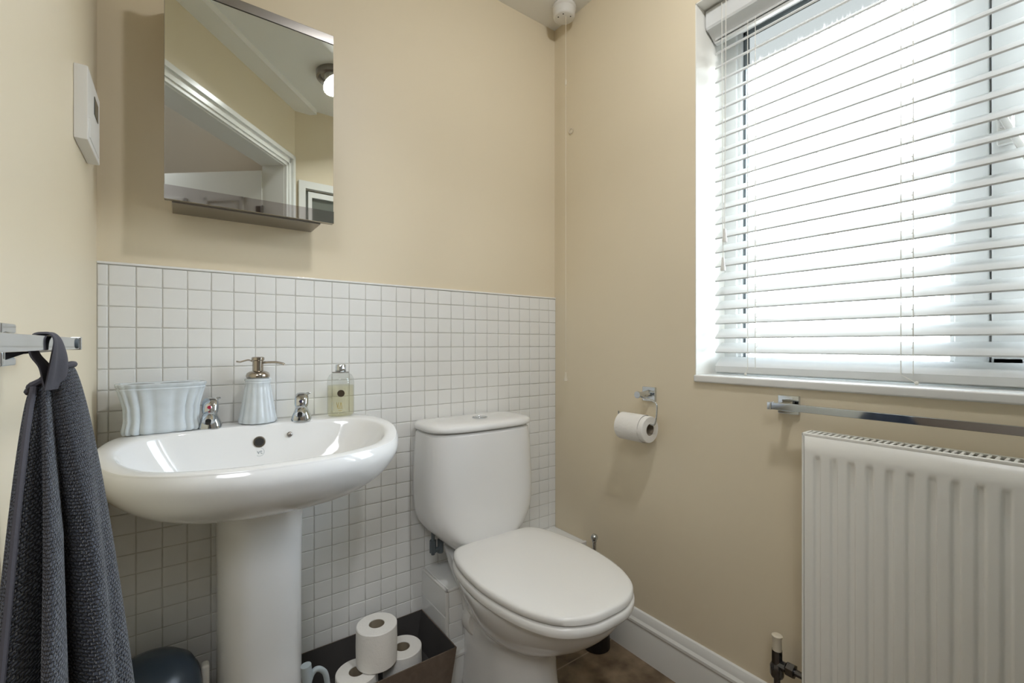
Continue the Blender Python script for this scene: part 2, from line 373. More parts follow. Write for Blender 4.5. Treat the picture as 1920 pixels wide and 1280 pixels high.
mb = MB(); mb.box(BX - .004, 0, BY - .004, BY + .005, BZ - .005, BZ + .004, .003, 3); mb.box(BX - .004, BX + .005, BY - .004, -.01, BZ - .005, BZ + .004, .003, 3); mb.box(BX - .004, BX + .005, BY - .004, BY + .005, .0, BZ + .004, .003, 3)
mb.build('corner_bead', 'whiteplastic', bxo)
# skirting boards (moulded profile)
PROF = [(0, 0), (.017, 0), (.017, .095), (.015, .105), (.019, .112), (.019, .120), (.013, .128), (.011, .142), (.006, .152), (0, .155)]
def skirting(name, p0, p1, nrm, h=1.0):
    p0, p1, nrm = Vector(p0), Vector(p1), Vector(nrm)
    return struct(MB().loft([[p + nrm * a + Vector((0, 0, z * h)) for a, z in PROF] for p in (p0, p1)]).build(name, 'gloss', smooth=25))
skirting('baseboard_right', (0, BY - .02, 0), (0, YR, 0), (-1, 0, 0))
skirting('baseboard_boxing', (BX, BY, 0), (0, BY, 0), (0, -1, 0), .85)

# ------------------------------------------------------------------ window
FX0, FX1 = .165, .225
GY0, GY1, GZ0, GZ1 = -.694, -1.205, 1.03, 2.079
mb = MB()
mb.box(FX0, FX1, GY0, WY0, WZ0, WZ1, .004); mb.box(FX0, FX1, -1.262, GY1, WZ0, WZ1, .004)
mb.box(FX0, FX1, GY1, GY0, WZ0, GZ0, .004); mb.box(FX0, FX1, GY1, GY0, GZ1, WZ1, .004)
mb.box(FX0 + .02, FX1, -1.272, -1.262, WZ0, WZ1); mb.box(FX0, FX1, -1.48, -1.262, WZ0, WZ0 + .011); mb.box(FX0, FX1, -1.48, -1.262, WZ1 - .011, WZ1); mb.box(FX0, FX1, WY1, -1.47, WZ0, WZ1)
mb.box(FX0 + .012, FX1, GY0 - .010, GY0 + .01, GZ0, GZ1, .003)       # glazing beads
mb.box(FX0 + .012, FX1, GY1 - .01, GY1 + .010, GZ0, GZ1, .003)
win = struct(mb.build('window_1', 'pvc', smooth=30), 'white plastic window behind the blind')
mb = MB()                                                             # opening sash to the right
mb.box(FX0 - .008, FX1, -1.316, -1.266, WZ0 + .012, WZ1 - .012, .004); mb.box(FX0 - .008, FX1, -1.47, -1.44, WZ0 + .012, WZ1 - .012, .004)
mb.box(FX0 - .008, FX1, -1.47, -1.266, WZ0 + .012, WZ0 + .065, .004); mb.box(FX0 - .008, FX1, -1.47, -1.266, WZ1 - .065, WZ1 - .012, .004)
sash = mb.build('opening_sash', 'pvc', win, smooth=30)
mb = MB(); g = .008
mb.box(.19, .215, GY0 - .010 - g, GY0 - .010, GZ0, GZ1); mb.box(.19, .215, GY1 + .010, GY1 + .010 + .002, GZ0, GZ1)
mb.box(.19, .215, GY1 + .01, GY0 - .01, GZ1 - g * 1.3, GZ1)
mb.build('gasket', 'gasket', win, smooth=0)
MB().box(.206, .210, GY1, GY0, GZ0, GZ1).build('window_pane', 'pane', win, smooth=0)
MB().box(.206, .210, -1.45, -1.30, WZ0 + .05, WZ1 - .05).build('window_pane', 'pane_plain', win, smooth=0)
mb = MB(); mb.box(.140, .157, -1.302, -1.276, 1.50, 1.57, .004); mb.box(.128, .145, -1.300, -1.280, 1.535, 1.56, .004)
mtx = Matrix.Translation((.130, -1.29, 1.545)) @ Matrix.Rotation(R(-20), 4, 'X')
mb.box(-.008, .006, -.0065, .0065, -.105, .008, .004, 2, mtx)
hd = mb.build('handle', 'whiteplastic', win)
MB().cyl((.124, -1.284, 1.560), (.138, -1.284, 1.560), .009, 14).build('key_button', 'nickel', hd)

# ------------------------------------------------------------------ venetian blind
BLX = .078; SY0, SY1 = -.672, -1.485
bl = thing('venetian_blind', (BLX, (SY0 + SY1) / 2, WZ0), 'white venetian blind with open tilted slats hanging in the window recess', 'blind')
mb = MB()
vp = [(.045, 2.112), (.045, 2.060), (.049, 2.054), (.060, 2.052), (.075, 2.044), (.095, 2.030), (.112, 2.030), (.118, 2.045), (.118, 2.112)]
mb.loft([[Vector((x, y, z)) for x, z in vp] for y in (WY0 - .008, WY1 + .008)])
mb.build('headrail', 'slat', bl, smooth=30)
TILT = R(35); SW = .050
def slat_prof(z, x=BLX, th=.0042, crown=.0022):
    top = []; bot = []
    for k in range(7):
        u = k / 6; c = crown * 4 * u * (1 - u)
        px, pz = u * SW, c; top.append((px, pz + th / 2)); bot.append((px, pz - th / 2))
    P = top + bot[::-1]; ct, st = math.cos(TILT), math.sin(TILT)
    return [(x + a * ct - b * st, z + a * st + b * ct) for a, b in P]
def slat_mesh():
    return MB().loft([[Vector((x, y, z)) for x, z in slat_prof(0, 0)] for y in (SY0, SY1)])
SL = None
for k in range(24):
    z = 1.046 + .0446 * k
    if k == 23: z = 2.030
    if k == 22: z = 2.019
    if SL is None:
        SL = slat_mesh(); 
        o = SL.build('slat', 'slat'); me = o.data; o.parent = bl
    else:
        o = bpy.data.objects.new('slat', me); COL.objects.link(o); o.parent = bl
    o.location = Vector((BLX, 0, z)) - bl.location
zb = 1.0015
mb = MB(); pr = slat_prof(zb, BLX, .004, .002)
mb.loft([[Vector((x, y, z)) for x, z in pr] for y in (SY0, SY1)])
mb.loft([[Vector((x, y, z)) for x, z in [(BLX - .001, zb + .001), (BLX - .001, zb - .016), (BLX + .012, zb - .021), (BLX + .042, zb + .004), (BLX + .042, zb + .026)]] for y in (SY0, SY1)])
mb.build('bottom_rail', 'slat', bl, smooth=30)
def thread(mb, pts, r=.0009): return mb.tube(pts, r, 6)
mb = MB(); SLOTS = []
for yy in (-.775, -1.13):
    sgn = 1
    thread(mb, [(BLX - .003, yy, 2.03), (BLX - .003, yy, 1.0), (BLX - .012, yy + (.002 if yy > -1 else -.03), .982)])
    thread(mb, [(BLX + .043, yy, 2.03), (BLX + .043, yy, 1.02)])
    thread(mb, [(BLX - .003, yy - .022, 2.03), (BLX - .003, yy - .022, 1.0)])
    mb.sphere((BLX - .012, yy + (.002 if yy > -1 else -.03), .983), .004, 8)
    for k in range(22):
        z = 1.046 + .0446 * k; u = .55
        for s in (0,):
            x = BLX + SW * u * math.cos(TILT) - .0035 * math.sin(TILT); zz = z + SW * u * math.sin(TILT) + .0035
            SLOTS.append((x, yy, zz)); marks = MB().tube([(x - .006, yy - .016, zz - .0035), (x + .006, yy - .016, zz + .0035)], .0011, 6)
mb.build('ladder_cord', 'cord', bl)
SLM = MB().tube([(-.006, -.016, -.0035), (.006, -.016, .0035)], .0011, 6).build('cord_slot', 'grout', bl); SLM.location = Vector(SLOTS[0]); SLM.data.transform(Matrix.Translation(bl.location)); SLM.location = Vector(SLOTS[0]) - bl.location
for q in SLOTS[1:]:
    c = SLM.copy(); COL.objects.link(c); c.location = Vector(q) - bl.location
for yy, zt, dy in ((-.727, 1.415, 0), (-.722, 1.330, 0)):
    mb = MB(); thread(mb, [(.034, yy - (.004 if zt > 1.4 else -.004), 2.10), (.034, yy, zt)], .0010)
    c = mb.build('pull_cord', 'cord', bl)
    MB().lathe([(.0002, zt + .004), (.0035, zt + .002), (.0045, zt - .01), (.0065, zt - .028), (.0072, zt - .034), (.0062, zt - .038), (.0002, zt - .038)], (.034, yy, 0), 16).build('tassel', 'whiteplastic', c)

# ------------------------------------------------------------------ mirror cabinet
MX0, MX1, MZ0, MZ1, MY = -1.314, -.937, 1.408, 1.932, -.13
mc = thing('mirror_cabinet', ((MX0 + MX1) / 2, 0, MZ0), 'mirrored steel bathroom cabinet on the beige wall above the basin', 'cabinet')
MB().box(MX0 + .014, MX1 - .03, MY + .018, -.001, MZ0 - .003, MZ1 - .01, .002).build('body', 'steel', mc)
dr = MB().box(MX0, MX1, MY + .004, MY + .018, MZ0, MZ1, .001).build('door', 'steel', mc)
MB().box(MX0 + .001, MX1 - .001, MY, MY + .004, MZ0 + .033, MZ1 - .026).build('mirror', 'mirror', dr, smooth=0)
MB().box(MX0, MX1, MY - .001, MY + .006, MZ1 - .024, MZ1, .001).build('top_trim', 'steel', dr)
t = MB().box(MX0, MX1, MY - .001, MY + .006, MZ0, MZ0 + .033).build('bottom_trim', 'mirror', dr, smooth=0)
t.data.materials[0] = mat('polished_steel_trim', (.50, .49, .48, 1), .03, 1)
lab(t, 'polished steel strip along the bottom of the mirror')

# ------------------------------------------------------------------ wall controller on left wall
kp = thing('wall_thermostat', (XL, -.22, 1.45), 'white wall thermostat with small dark display on the left wall', 'thermostat')
MB().box(XL, XL + .020, -.30, -.145, 1.452, 1.590, .0018).build('body', 'whiteplastic', kp)
MB().box(XL + .0195, XL + .0212, -.225, -.175, 1.53, 1.566, .0008).build('display', 'lcd', kp)
MB().box(XL + .0195, XL + .0215, -.285, -.16, 1.462, 1.50, .001).build('cover', 'whiteplastic', kp)

# ------------------------------------------------------------------ wash basin
CX = -1.113
outl = sym([(0, -.462), (.10, -.452), (.20, -.415), (.275, -.34), (.318, -.235), (.312, -.15), (.290, -.075), (.262, -.018), (.235, -.003), (.12, -.003), (0, -.003)], 8)
inn = sym([(0, -.428), (.10, -.418), (.19, -.382), (.25, -.315), (.280, -.235), (.262, -.165), (.20, -.122), (.10, -.104), (0, -.100)], 8)
def resample(pts, n, cx=0, cy=0):      # by angle about centre, rays to closed polyline
    out = []
    for k in range(n):
        a = 2 * pi * k / n; d = Vector((math.cos(a), math.sin(a), 0)); best = None
        for i in range(len(pts)):
            p, q = pts[i] - Vector((cx, cy, 0)), pts[(i + 1) % len(pts)] - Vector((cx, cy, 0)); e = q - p
            den = d.x * e.y - d.y * e.x
            if abs(den) < 1e-9: continue
            t = (p.x * e.y - p.y * e.x) / den; u = (p.x * d.y - p.y * d.x) / den
            if t > 0 and -1e-6 <= u <= 1 + 1e-6 and (best is None or t > best): best = t
        out.append(Vector((cx, cy, 0)) + d * best)
    return out
NB = 144
OU = resample(outl, NB, 0, -.24); IN = resample(inn, NB, 0, -.24)
def zr(y): return .862 - .030 * smooth01((-.09 - y) / .28)
bs = thing('wash_basin', (CX, -.12, 0), 'white ceramic pedestal wash basin against the tiled wall', 'basin')
rings = []
def ring(src, sx, sy, zf, c=-.24):
    return [Vector((CX + p.x * sx, (p.y - c) * sy + c, zf(p.y))) for p in src]
def bowl(s, dz, back=0):
    r = []
    for p in IN:
        yy = (p.y + .24) * s - .24 + back * 0
        r.append(Vector((CX + p.x * s, yy, zr(p.y) * (1 - smooth01((1 - s) * 2.5)) + .84 * smooth01((1 - s) * 2.5) - dz)))
    return r
rings.append(bowl(.10, .155)); rings.append(bowl(.35, .150)); rings.append(bowl(.60, .130)); rings.append(bowl(.78, .098)); rings.append(bowl(.89, .055)); rings.append(bowl(.955, .022)); rings.append(bowl(.985, .006))
rings.append([Vector((CX + p.x, p.y, zr(p.y))) for p in IN])
for f, dz in ((.25, .0015), (.6, .0), (.85, -.002)):
    rings.append([Vector((CX + a.x * (1 - f) + b.x * f, a.y * (1 - f) + b.y * f, zr(a.y * (1 - f) + b.y * f) + (dz if b.y < -.02 else 0))) for a, b in zip(IN, OU)])
def outer(sx, sy, z, fl=0):
    return [Vector((CX + p.x * sx, -.003 + (p.y + .003) * sy, z if not fl else zr(p.y) - fl)) for p in OU]
rings.append(outer(.985, .985, 0, .004)); rings.append(outer(.998, 1.0, 0, .013)); rings.append(outer(1.0, 1.005, 0, .03))
rings.append(outer(.985, .995, .788)); rings.append(outer(.93, .965, .758)); rings.append(outer(.85, .90, .730)); rings.append(outer(.74, .82, .709)); rings.append(outer(.60, .72, .696)); rings.append(outer(.44, .62, .685)); rings.append(outer(.31, .52, .676))
mbz = MB().loft(rings, True, True)
bowl_o = mbz.build('bowl', 'ceramic', bs, smooth=60, sub=1)
bv = BVHTree.FromPolygons(mbz.v, mbz.f)
def deckz(x, y): h = bv.ray_cast(Vector((x, y, 1.2)), Vector((0, 0, -1))); return h[0].z
def backwall(x, z):
    h = bv.ray_cast(Vector((x, -.26, z)), Vector((0, 1, 0))); n = h[1]; n = n if n.y < 0 else -n; return h[0], n
# pedestal
def ped(z, hw, y0, y1, e=2.6):
    r = []
    for k in range(64):
        a = 2 * pi * k / 64; c, s_ = math.cos(a), math.sin(a)
        r.append(Vector((CX + hw * math.copysign(abs(c) ** (2 / e), c), (y0 + y1) / 2 + (y1 - y0) / 2 * math.copysign(abs(s_) ** (2 / e), s_), z)))
    return r
MB().loft([[q + Vector((-.005, 0, 0)) for q in r_] for r_ in [ped(0, .115, -.245, -.02), ped(.02, .113, -.243, -.02), ped(.06, .101, -.232, -.02), ped(.15, .095, -.226, -.02), ped(.45, .094, -.226, -.02), ped(.62, .096, -.228, -.02), ped(.69, .099, -.232, -.02)]]).build('pedestal', 'ceramic', bs, smooth=60)
def on_wall(mb, x, z, prof, n=24):
    p, nn = backwall(x, z); q = nn.to_track_quat('Z', 'Y').to_matrix()
    return mb.lathe(prof, p, n, mtx=q)
on_wall(MB(), -1.118, .818, [(.0001, .001), (.0115, .001), (.0135, .003), (.0148, .001), (.0148, -.002)]).build('overflow_hole', 'nickel', bs)
on_wall(MB(), -1.118, .818, [(.0001, .0022), (.0105, .0022), (.0105, .0008)]).build('overflow_opening', 'holeshade', bs)
on_wall(MB(), -1.046, .829, [(.0001, .007), (.004, .007), (.0065, .005), (.0070, .0), (.0070, -.002)]).build('chain_stay', 'steel', bs)
MB().lathe([(.0001, .704), (.022, .704), (.028, .701), (.031, .697)], (CX, -.235, 0), 28).build('waste', 'chrome', bs)
# round maker's mark
def text_mesh(name, body, size, m, parent, loc, nrm, extrude=.0002):
    cu = bpy.data.curves.new(name, 'FONT'); cu.body = body; cu.size = size; cu.extrude = extrude; cu.align_x = 'CENTER'; cu.align_y = 'CENTER'
    tmp = bpy.data.objects.new(name + '_tmp', cu); COL.objects.link(tmp)
    dg = bpy.context.evaluated_depsgraph_get(); me = bpy.data.meshes.new_from_object(tmp.evaluated_get(dg))
    bpy.data.objects.remove(tmp); bpy.data.curves.remove(cu)
    z = Vector(nrm).normalized(); x = Vector((0, 0, 1)).cross(z).normalized(); y = z.cross(x)
    mt = Matrix((x, y, z)).transposed()
    mb = MB(); mb.add([mt @ v.co + Vector(loc) for v in me.vertices], [tuple(p.vertices) for p in me.polygons]); bpy.data.meshes.remove(me)
    return mb.build(name, m, parent, smooth=0)
p, nn = backwall(-1.118, .793)
text_mesh('printed_mark', 'vt', .016, 'logo', bs, p + nn * .0008, nn)
z = nn; x = Vector((0, 0, 1)).cross(z).normalized(); y = z.cross(x)
mb = MB(); pts = [p + nn * .0006 + (x * math.cos(a) + y * math.sin(a)) * .0105 for a in [R(d) for d in range(-130, 75, 8)]]
mb.tube(pts, .0003, 5).build('printed_ring', 'logo', bs)
# taps
def tap(px, py, rot, marker, label):
    z0 = deckz(px, py) - .002; O = Vector((px, py, z0)); Rm = Matrix.Rotation(R(rot), 3, 'Z')
    def T(mb): mb.v = [O + Rm @ p_ for p_ in mb.v]; return mb
    # body: flared foot sweeping up and forward to a short spout
    rings = []
    for z_, hx, y0, y1 in [(0, .0255, -.030, .022), (.004, .0255, -.030, .022), (.014, .0235, -.029, .020), (.026, .0185, -.026, .018), (.034, .0155, -.024, .017), (.040, .0150, -.020, .016)]:
        rings.append([Vector((hx * math.copysign(abs(math.cos(a)) ** .6, math.cos(a)), (y0 + y1) / 2 + (y1 - y0) / 2 * math.copysign(abs(math.sin(a)) ** .6, math.sin(a)), z_)) for a in [2 * pi * k / 32 for k in range(32)]])
    b = T(MB().loft(rings)).build('tap', 'chrome', bs); lab(b, label)
    sp = MB().tube([(0, -.006, .031), (0, -.020, .030), (0, -.031, .025), (0, -.036, .020)], .012, 20, [.015, .0155, .0145, .0125]); T(sp).build('spout', 'chrome', b)
    T(MB().lathe([(.0001, 0), (.0062, 0), (.0062, .002)], (0, -.0375, .0175), 16, mtx=Matrix.Rotation(R(36), 3, 'X'))).build('outlet', 'holeshade', b)
    rings = []
    for z_, hx, y0, y1 in [(.037, .0165, -.020, .018), (.045, .0180, -.019, .019), (.056, .0180, -.016, .019), (.064, .0172, -.010, .018), (.070, .0150, -.004, .015), (.0735, .0105, .000, .010), (.0745, .004, .003, .006)]:
        rings.append([Vector((hx * math.copysign(abs(math.cos(a)) ** .7, math.cos(a)), (y0 + y1) / 2 + (y1 - y0) / 2 * math.copysign(abs(math.sin(a)) ** .7, math.sin(a)), z_ + .002)) for a in [2 * pi * k / 32 for k in range(32)]])
    h = T(MB().loft(rings)).build('handle', 'chrome', b, smooth=60)
    lv = MB().tube([(.009, .006, .068), (.015, .008, .073), (.021, .009, .0745)], .004, 10, [.006, .004, .0025]); T(lv).build('lever_tip', 'chrome', h)
    T(MB().lathe([(.0001, 0), (.0042, 0), (.0042, -.002)], (0, -.0185, .054), 16, mtx=Matrix.Rotation(R(80), 3, 'X'))).build('temperature_dot', marker, h)
tap(-1.222, -.072, -10, 'red', 'chrome hot tap with red dot, left of the soap dispenser')
tap(-1.010, -.080, -18, 'blue', 'chrome cold tap with dark dot, right of the soap dispenser')

# ------------------------------------------------------------------ fluted toothbrush holder
def fl(a, n): return abs(math.sin(a * n / 2))
HP = Vector((-1.318, -.078, 0)); HP.z = deckz(HP.x, HP.y) + .0005
th = thing('toothbrush_holder', HP, 'long fluted pale glazed toothbrush holder at the left end of the basin', 'toothbrush holder')
Rh = Matrix.Rotation(R(5), 3, 'Z')
def stadium(hx, hy, z, fl_amp, n=120, lobes=18):
    pts = []
    for k in range(n):
        a = 2 * pi * k / n; c, s_ = math.cos(a), math.sin(a)
        x = hx * math.copysign(abs(c) ** .75, c); y = hy * math.copysign(abs(s_) ** .55, s_)
        per = k / n * lobes * 2 * pi / 2
        g = abs(math.sin(per)) ** .8
        nx, ny = c / hx, s_ / hy; L_ = math.hypot(nx, ny)
        x += nx / L_ * fl_amp * (g - .6); y += ny / L_ * fl_amp * (g - .6)
        pts.append(Vector(HP) + Rh @ Vector((x, y, z)))
    return pts
prof = [(0, .072, .030), (.004, .075, .033), (.010, .075, .033), (.030, .071, .030), (.060, .072, .031), (.085, .078, .034), (.100, .083, .037), (.1035, .085, .039), (.1065, .083, .037), (.110, .086, .040), (.115, .087, .041), (.117, .085, .039)]
rr = [stadium(hx, hy, z, .0055 if z < .1 else .0025) for z, hx, hy in prof]
rr += [stadium(.078, .033, .1165, .001), stadium(.074, .029, .113, 0)]
MB().loft(rr).build('body', 'glaze', th, smooth=50)
mb = MB()
for x_, hw in ((-.040, .026), (.030, .034)):
    mb.loft([[Vector(HP) + Rh @ Vector((x_ + hw * math.cos(a), .020 * math.sin(a), z_)) for a in [2 * pi * k / 28 for k in range(28)]] for z_ in (.1125, .1145)])
mb.build('slot', 'holeshade', th)

# ------------------------------------------------------------------ soap dispenser
DP = Vector((-1.115, -.062, 0)); DP.z = deckz(DP.x, DP.y) + .0005
sd = thing('soap_dispenser', DP, 'fluted pale glazed soap dispenser with bronze pump between the two taps', 'soap dispenser')
md = lambda a, z: 1 + (.065 * (abs(math.sin(a * 7)) - .5) if z < .098 else .02 * (abs(math.sin(a * 7)) - .5))
MB().lathe([(.001, 0), (.038, 0), (.042, .002), (.0425, .007), (.039, .022), (.034, .055), (.029, .088), (.0275, .098), (.029, .101), (.028, .103), (.0295, .106), (.029, .110), (.022, .112), (.001, .112)], DP, 98, mod=md).build('bottle', 'glaze', sd, smooth=50)
pm = MB().lathe([(.001, .111), (.023, .111), (.0265, .114), (.027, .118), (.025, .124), (.019, .128), (.0125, .130), (.0125, .155), (.0145, .157), (.0145, .163), (.012, .165), (.001, .165)], DP, 32).build('pump', 'nickel', sd)
D = DP
MB().tube(spline([D + Vector((.010, -.002, .150)), D + Vector((.025, -.010, .151)), D + Vector((.040, -.018, .1505)), D + Vector((.054, -.024, .147)), D + Vector((.056, -.025, .144))], 5), .003, 10).build('spout', 'nickel', pm)
MB().tube(spline([D + Vector((-.010, .004, .153)), D + Vector((-.020, .006, .157)), D + Vector((-.030, .008, .155)), D + Vector((-.038, .010, .1525)), D + Vector((-.046, .012, .154))], 5), .002, 8).build('thumb_rest', 'nickel', pm)

# ------------------------------------------------------------------ clear hand soap bottle
BP = Vector((-.903, -.076, 0)); BP.z = deckz(BP.x, BP.y) + .0006
hb = thing('hand_soap_bottle', BP, 'clear plastic bottle half full of pale yellow soap at the right end of the basin', 'bottle')
MB().lathe([(.001, 0), (.030, 0), (.0345, .003), (.0355, .008), (.0355, .090), (.034, .102), (.029, .112), (.020, .118), (.014, .120), (.0135, .126)], BP, 40).build('bottle', 'clear', hb, smooth=60)
MB().lathe([(.001, .002), (.031, .002), (.0335, .006), (.0340, .010), (.0340, .083), (.001, .083)], BP, 40).build('liquid', 'soap', hb)
MB().lathe([(.001, .119), (.0125, .119), (.0135, .121), (.0135, .139), (.012, .141), (.001, .141)], BP, 24, mod=lambda a, z: 1 + .04 * math.cos(12 * a)).build('cap', 'chrome', hb)
MB().lathe([(.0145, .1185), (.0225, .1185), (.0225, .1205), (.0145, .1205)], BP, 24).build('collar', 'steel', hb)
vd = (Vector((CAM.x, CAM.y, 0)) - Vector((BP.x, BP.y, 0))).normalized(); fa = math.atan2(vd.y, vd.x) + R(8)
def onb(ang, z, r=.0362): return BP + Vector((r * math.cos(fa + ang), r * math.sin(fa + ang), z))
def disc(c_ang, cz, rad, r=.0362, n=20): return [onb(c_ang + rad / r * math.cos(2 * pi * k / n), cz + rad * math.sin(2 * pi * k / n), r) for k in range(n)]
MB().loft([disc(-.12, .064, .0095, .0358), disc(-.12, .064, .0095, .0366)]).build('seal', 'label', hb)
txt = MB()
for (a0, z0, a1, z1) in ((-.42, .040, -.34, .026), (-.34, .026, -.26, .040), (-.20, .026, -.12, .040), (-.12, .040, -.04, .026), (-.36, .024, .0, .024), (-.30, .018, -.06, .018)):
    txt.tube([onb(a0, z0, .0364), onb((a0 + a1) / 2, (z0 + z1) / 2, .0364), onb(a1, z1, .0364)], .0007, 6)
lab(txt.build('printed_emblem', 'gold', hb), 'gold emblem'); hb.scale = (1.06,) * 3; sd.scale = (1.06,) * 3

# ------------------------------------------------------------------ toilet
TX = -.457
to = thing('toilet', (TX, -.36, 0), 'white close coupled toilet with closed lid beside the basin', 'toilet')
lidh = [(0, -.722), (.07, -.714), (.135, -.672), (.178, -.585), (.197, -.47), (.194, -.37), (.178, -.28), (.150, -.225), (.10, -.210), (0, -.206)]
LID = resample(sym(lidh, 8), 120, 0, -.45)
def lr(s, z, dy=0, fz=None): return [Vector((TX + p.x * s, (p.y + .45) * s - .45 + dy, z if fz is None else fz(p))) for p in LID]
seat = MB().loft([lr(.93, .3975), lr(.975, .3978), lr(1.004, .3995), lr(1.009, .403), lr(1.012, .410), lr(1.008, .419), lr(.985, .4235), lr(.90, .4235)])
seat.build('seat', 'lid', to, smooth=60)
lid = MB().loft([lr(.93, .4270), lr(.986, .4272), lr(.999, .4292), lr(.998, .440), lr(.985, .4445), lr(.95, .4465), lr(.80, .4485), lr(.45, .4500), lr(.1, .4503)])
lid.build('lid', 'lid', to, smooth=60)
mb = MB()
for sx in (-.075, .075): MB().cyl((TX + sx - .02, -.205, .425), (TX + sx + .02, -.205, .425), .010, 16).build('hinge', 'whiteplastic', to)
# pan: rings of (z, half width, front y, back y, squareness, width of rear part)
def panring(z, hw, yf, yb, rear, n=120):
    half = []
    ym = yf + (yb - yf) * .48
    for k in range(13):
        a = k / 12 * pi / 2
        half.append((hw * math.sin(a), ym + (yf - ym) * math.cos(a)))
    for k in range(1, 9):
        u = k / 8; wdt = hw + (rear - hw) * smooth01(u); half.append((wdt * (1 if u < .99 else .97), ym + (yb - ym) * u))
    half.append((rear * .6, yb - .0)); half.append((0, yb))
    pts = resample(sym(half, 4), n, 0, (yf + yb) / 2)
    return [Vector((TX + p.x, p.y, z)) for p in pts]
pan = [panring(0, .115, -.515, -.20, .115), panring(.012, .115, -.515, -.20, .115), panring(.03, .106, -.505, -.20, .110), panring(.10, .094, -.49, -.20, .104), panring(.18, .092, -.487, -.19, .100),
       panring(.215, .096, -.493, -.185, .100), panring(.235, .112, -.530, -.175, .102), panring(.27, .142, -.590, -.160, .102), panring(.31, .166, -.645, -.130, .108), panring(.345, .182, -.682, -.10, .112),
       panring(.370, .191, -.704, -.07, .108), panring(.384, .194, -.711, -.06, .106), panring(.391, .193, -.710, -.06, .106), panring(.394, .184, -.70, -.06, .104)]
MB().loft(pan).build('pan', 'ceramic', to, smooth=60, sub=1)
def cist(z, hw, yf, yb=-.012, e=.42, rf=1.0, n=96):
    """rounded front corners, flat back"""
    r = []
    for k in range(n):
        a = 2 * pi * k / n; c, s_ = math.cos(a), math.sin(a)
        ex = e if s_ < 0 else .22
        x = hw * math.copysign(abs(c) ** ex, c); y = (yf + yb) / 2 + (yb - yf) / 2 * math.copysign(abs(s_) ** (ex * 1.35), s_)
        if s_ < 0: y += .014 * (x / hw) ** 2 * rf
        r.append(Vector((TX + x, y, z)))
    return r
MB().loft([cist(.396, .098, -.205, -.06), cist(.408, .112, -.212, -.04), cist(.425, .132, -.219, -.03), cist(.45, .160, -.223, -.02), cist(.48, .184, -.224), cist(.51, .199, -.223), cist(.56, .205, -.221), cist(.65, .205, -.217), cist(.74, .200, -.212), cist(.787, .196, -.208), cist(.789, .19, -.203)]).build('cistern', 'ceramic', to, smooth=60, sub=1)
MB().loft([cist(.791, .190, -.204), cist(.792, .199, -.212), cist(.797, .202, -.215), cist(.806, .2015, -.2145), cist(.813, .197, -.210), cist(.817, .186, -.199), cist(.8185, .16, -.175, -.035), cist(.8195, .09, -.14, -.08)]).build('cistern_lid', 'ceramic', to, smooth=60, sub=1)
fb = MB().lathe([(.001, .0), (.0245, .0), (.026, .002), (.026, .005), (.023, .0065), (.0215, .004), (.0205, .0035), (.0195, .0065), (.001, .0075)], (TX + .004, -.125, .817), 36).build('flush_button', 'chrome', to)
mb = MB(); mb.cyl((-.617, -.10, .385), (-.617, -.10, .47), .006, 12); mb.cyl((-.617, -.10, .392), (-.617, -.10, .432), .011, 6); mb.cyl((-.617, -.10, .398), (-.585, -.10, .398), .008, 12); mb.cyl((-.590, -.10, .385), (-.590, -.10, .43), .010, 6)
mb.build('inlet_valve', 'gasket', to)
mb = MB(); mb.lathe([(.03, -.05), (.052, -.05), (.055, -.046), (.055, -.012), (.050, -.006), (.030, -.006)], (TX - .062, -.20, .215), 32, axis='y')
mb.lathe([(.03, -.012), (.038, -.012), (.038, .02), (.03, .02)], (TX - .062, -.20, .215), 24, axis='y')
mb.build('pan_connector', 'whiteplastic', to)

# ------------------------------------------------------------------ toilet brush
tb = thing('toilet_brush', (-.088, -.312, 0), 'toilet brush with steel handle in a black holder behind the toilet', 'toilet brush')
MB().lathe([(.001, 0), (.046, 0), (.048, .003), (.046, .08), (.042, .13), (.018, .15), (.012, .152)], (-.088, -.322, 0), 32).build('holder', 'black', tb)
mb = MB().cyl((-.088, -.315, .15), (-.088, -.313, .372), .0065, 14); mb.lathe([(.006, .362), (.009, .368), (.008, .372)], (-.088, -.313, 0), 14); mb.sphere((-.088, -.313, .382), .0125, 12)
mb.build('handle', 'chrome', tb)

# ------------------------------------------------------------------ toilet roll holder and roll
rh = thing('toilet_roll_holder', (0, -.485, .905), 'chrome toilet roll holder with bent wire arm on the right wall', 'toilet roll holder')
MB().box(-.010, 0, -.511, -.460, .880, .928, .002).build('wall_plate', 'chrome', rh)
mb = MB(); mb.tube([(-.008, -.486, .905), (-.035, -.486, .905)], .012, 16, [.014, .009]); mb.cyl((-.035, -.486, .905), (-.062, -.486, .905), .009, 16); mb.cyl((-.062, -.486, .905), (-.070, -.486, .905), .0115, 16)
mb.build('arm', 'chrome', rh)
wp = spline([(-.055, -.486, .898), (-.052, -.51, .893), (-.052, -.535, .889), (-.052, -.548, .880), (-.053, -.551, .866), (-.056, -.550, .835), (-.060, -.546, .815), (-.062, -.530, .8125), (-.062, -.50, .812), (-.062, -.44, .811), (-.062, -.408, .814), (-.062, -.402, .824), (-.062, -.402, .842)], 6)
MB().tube(wp, .0027, 10).build('wire_hook', 'chrome', rh)
rl = thing('toilet_roll', (-.062, -.475, .80), 'part used white toilet roll hanging on the chrome wall holder', 'toilet roll')
RC = Vector((-.062, 0, .798))
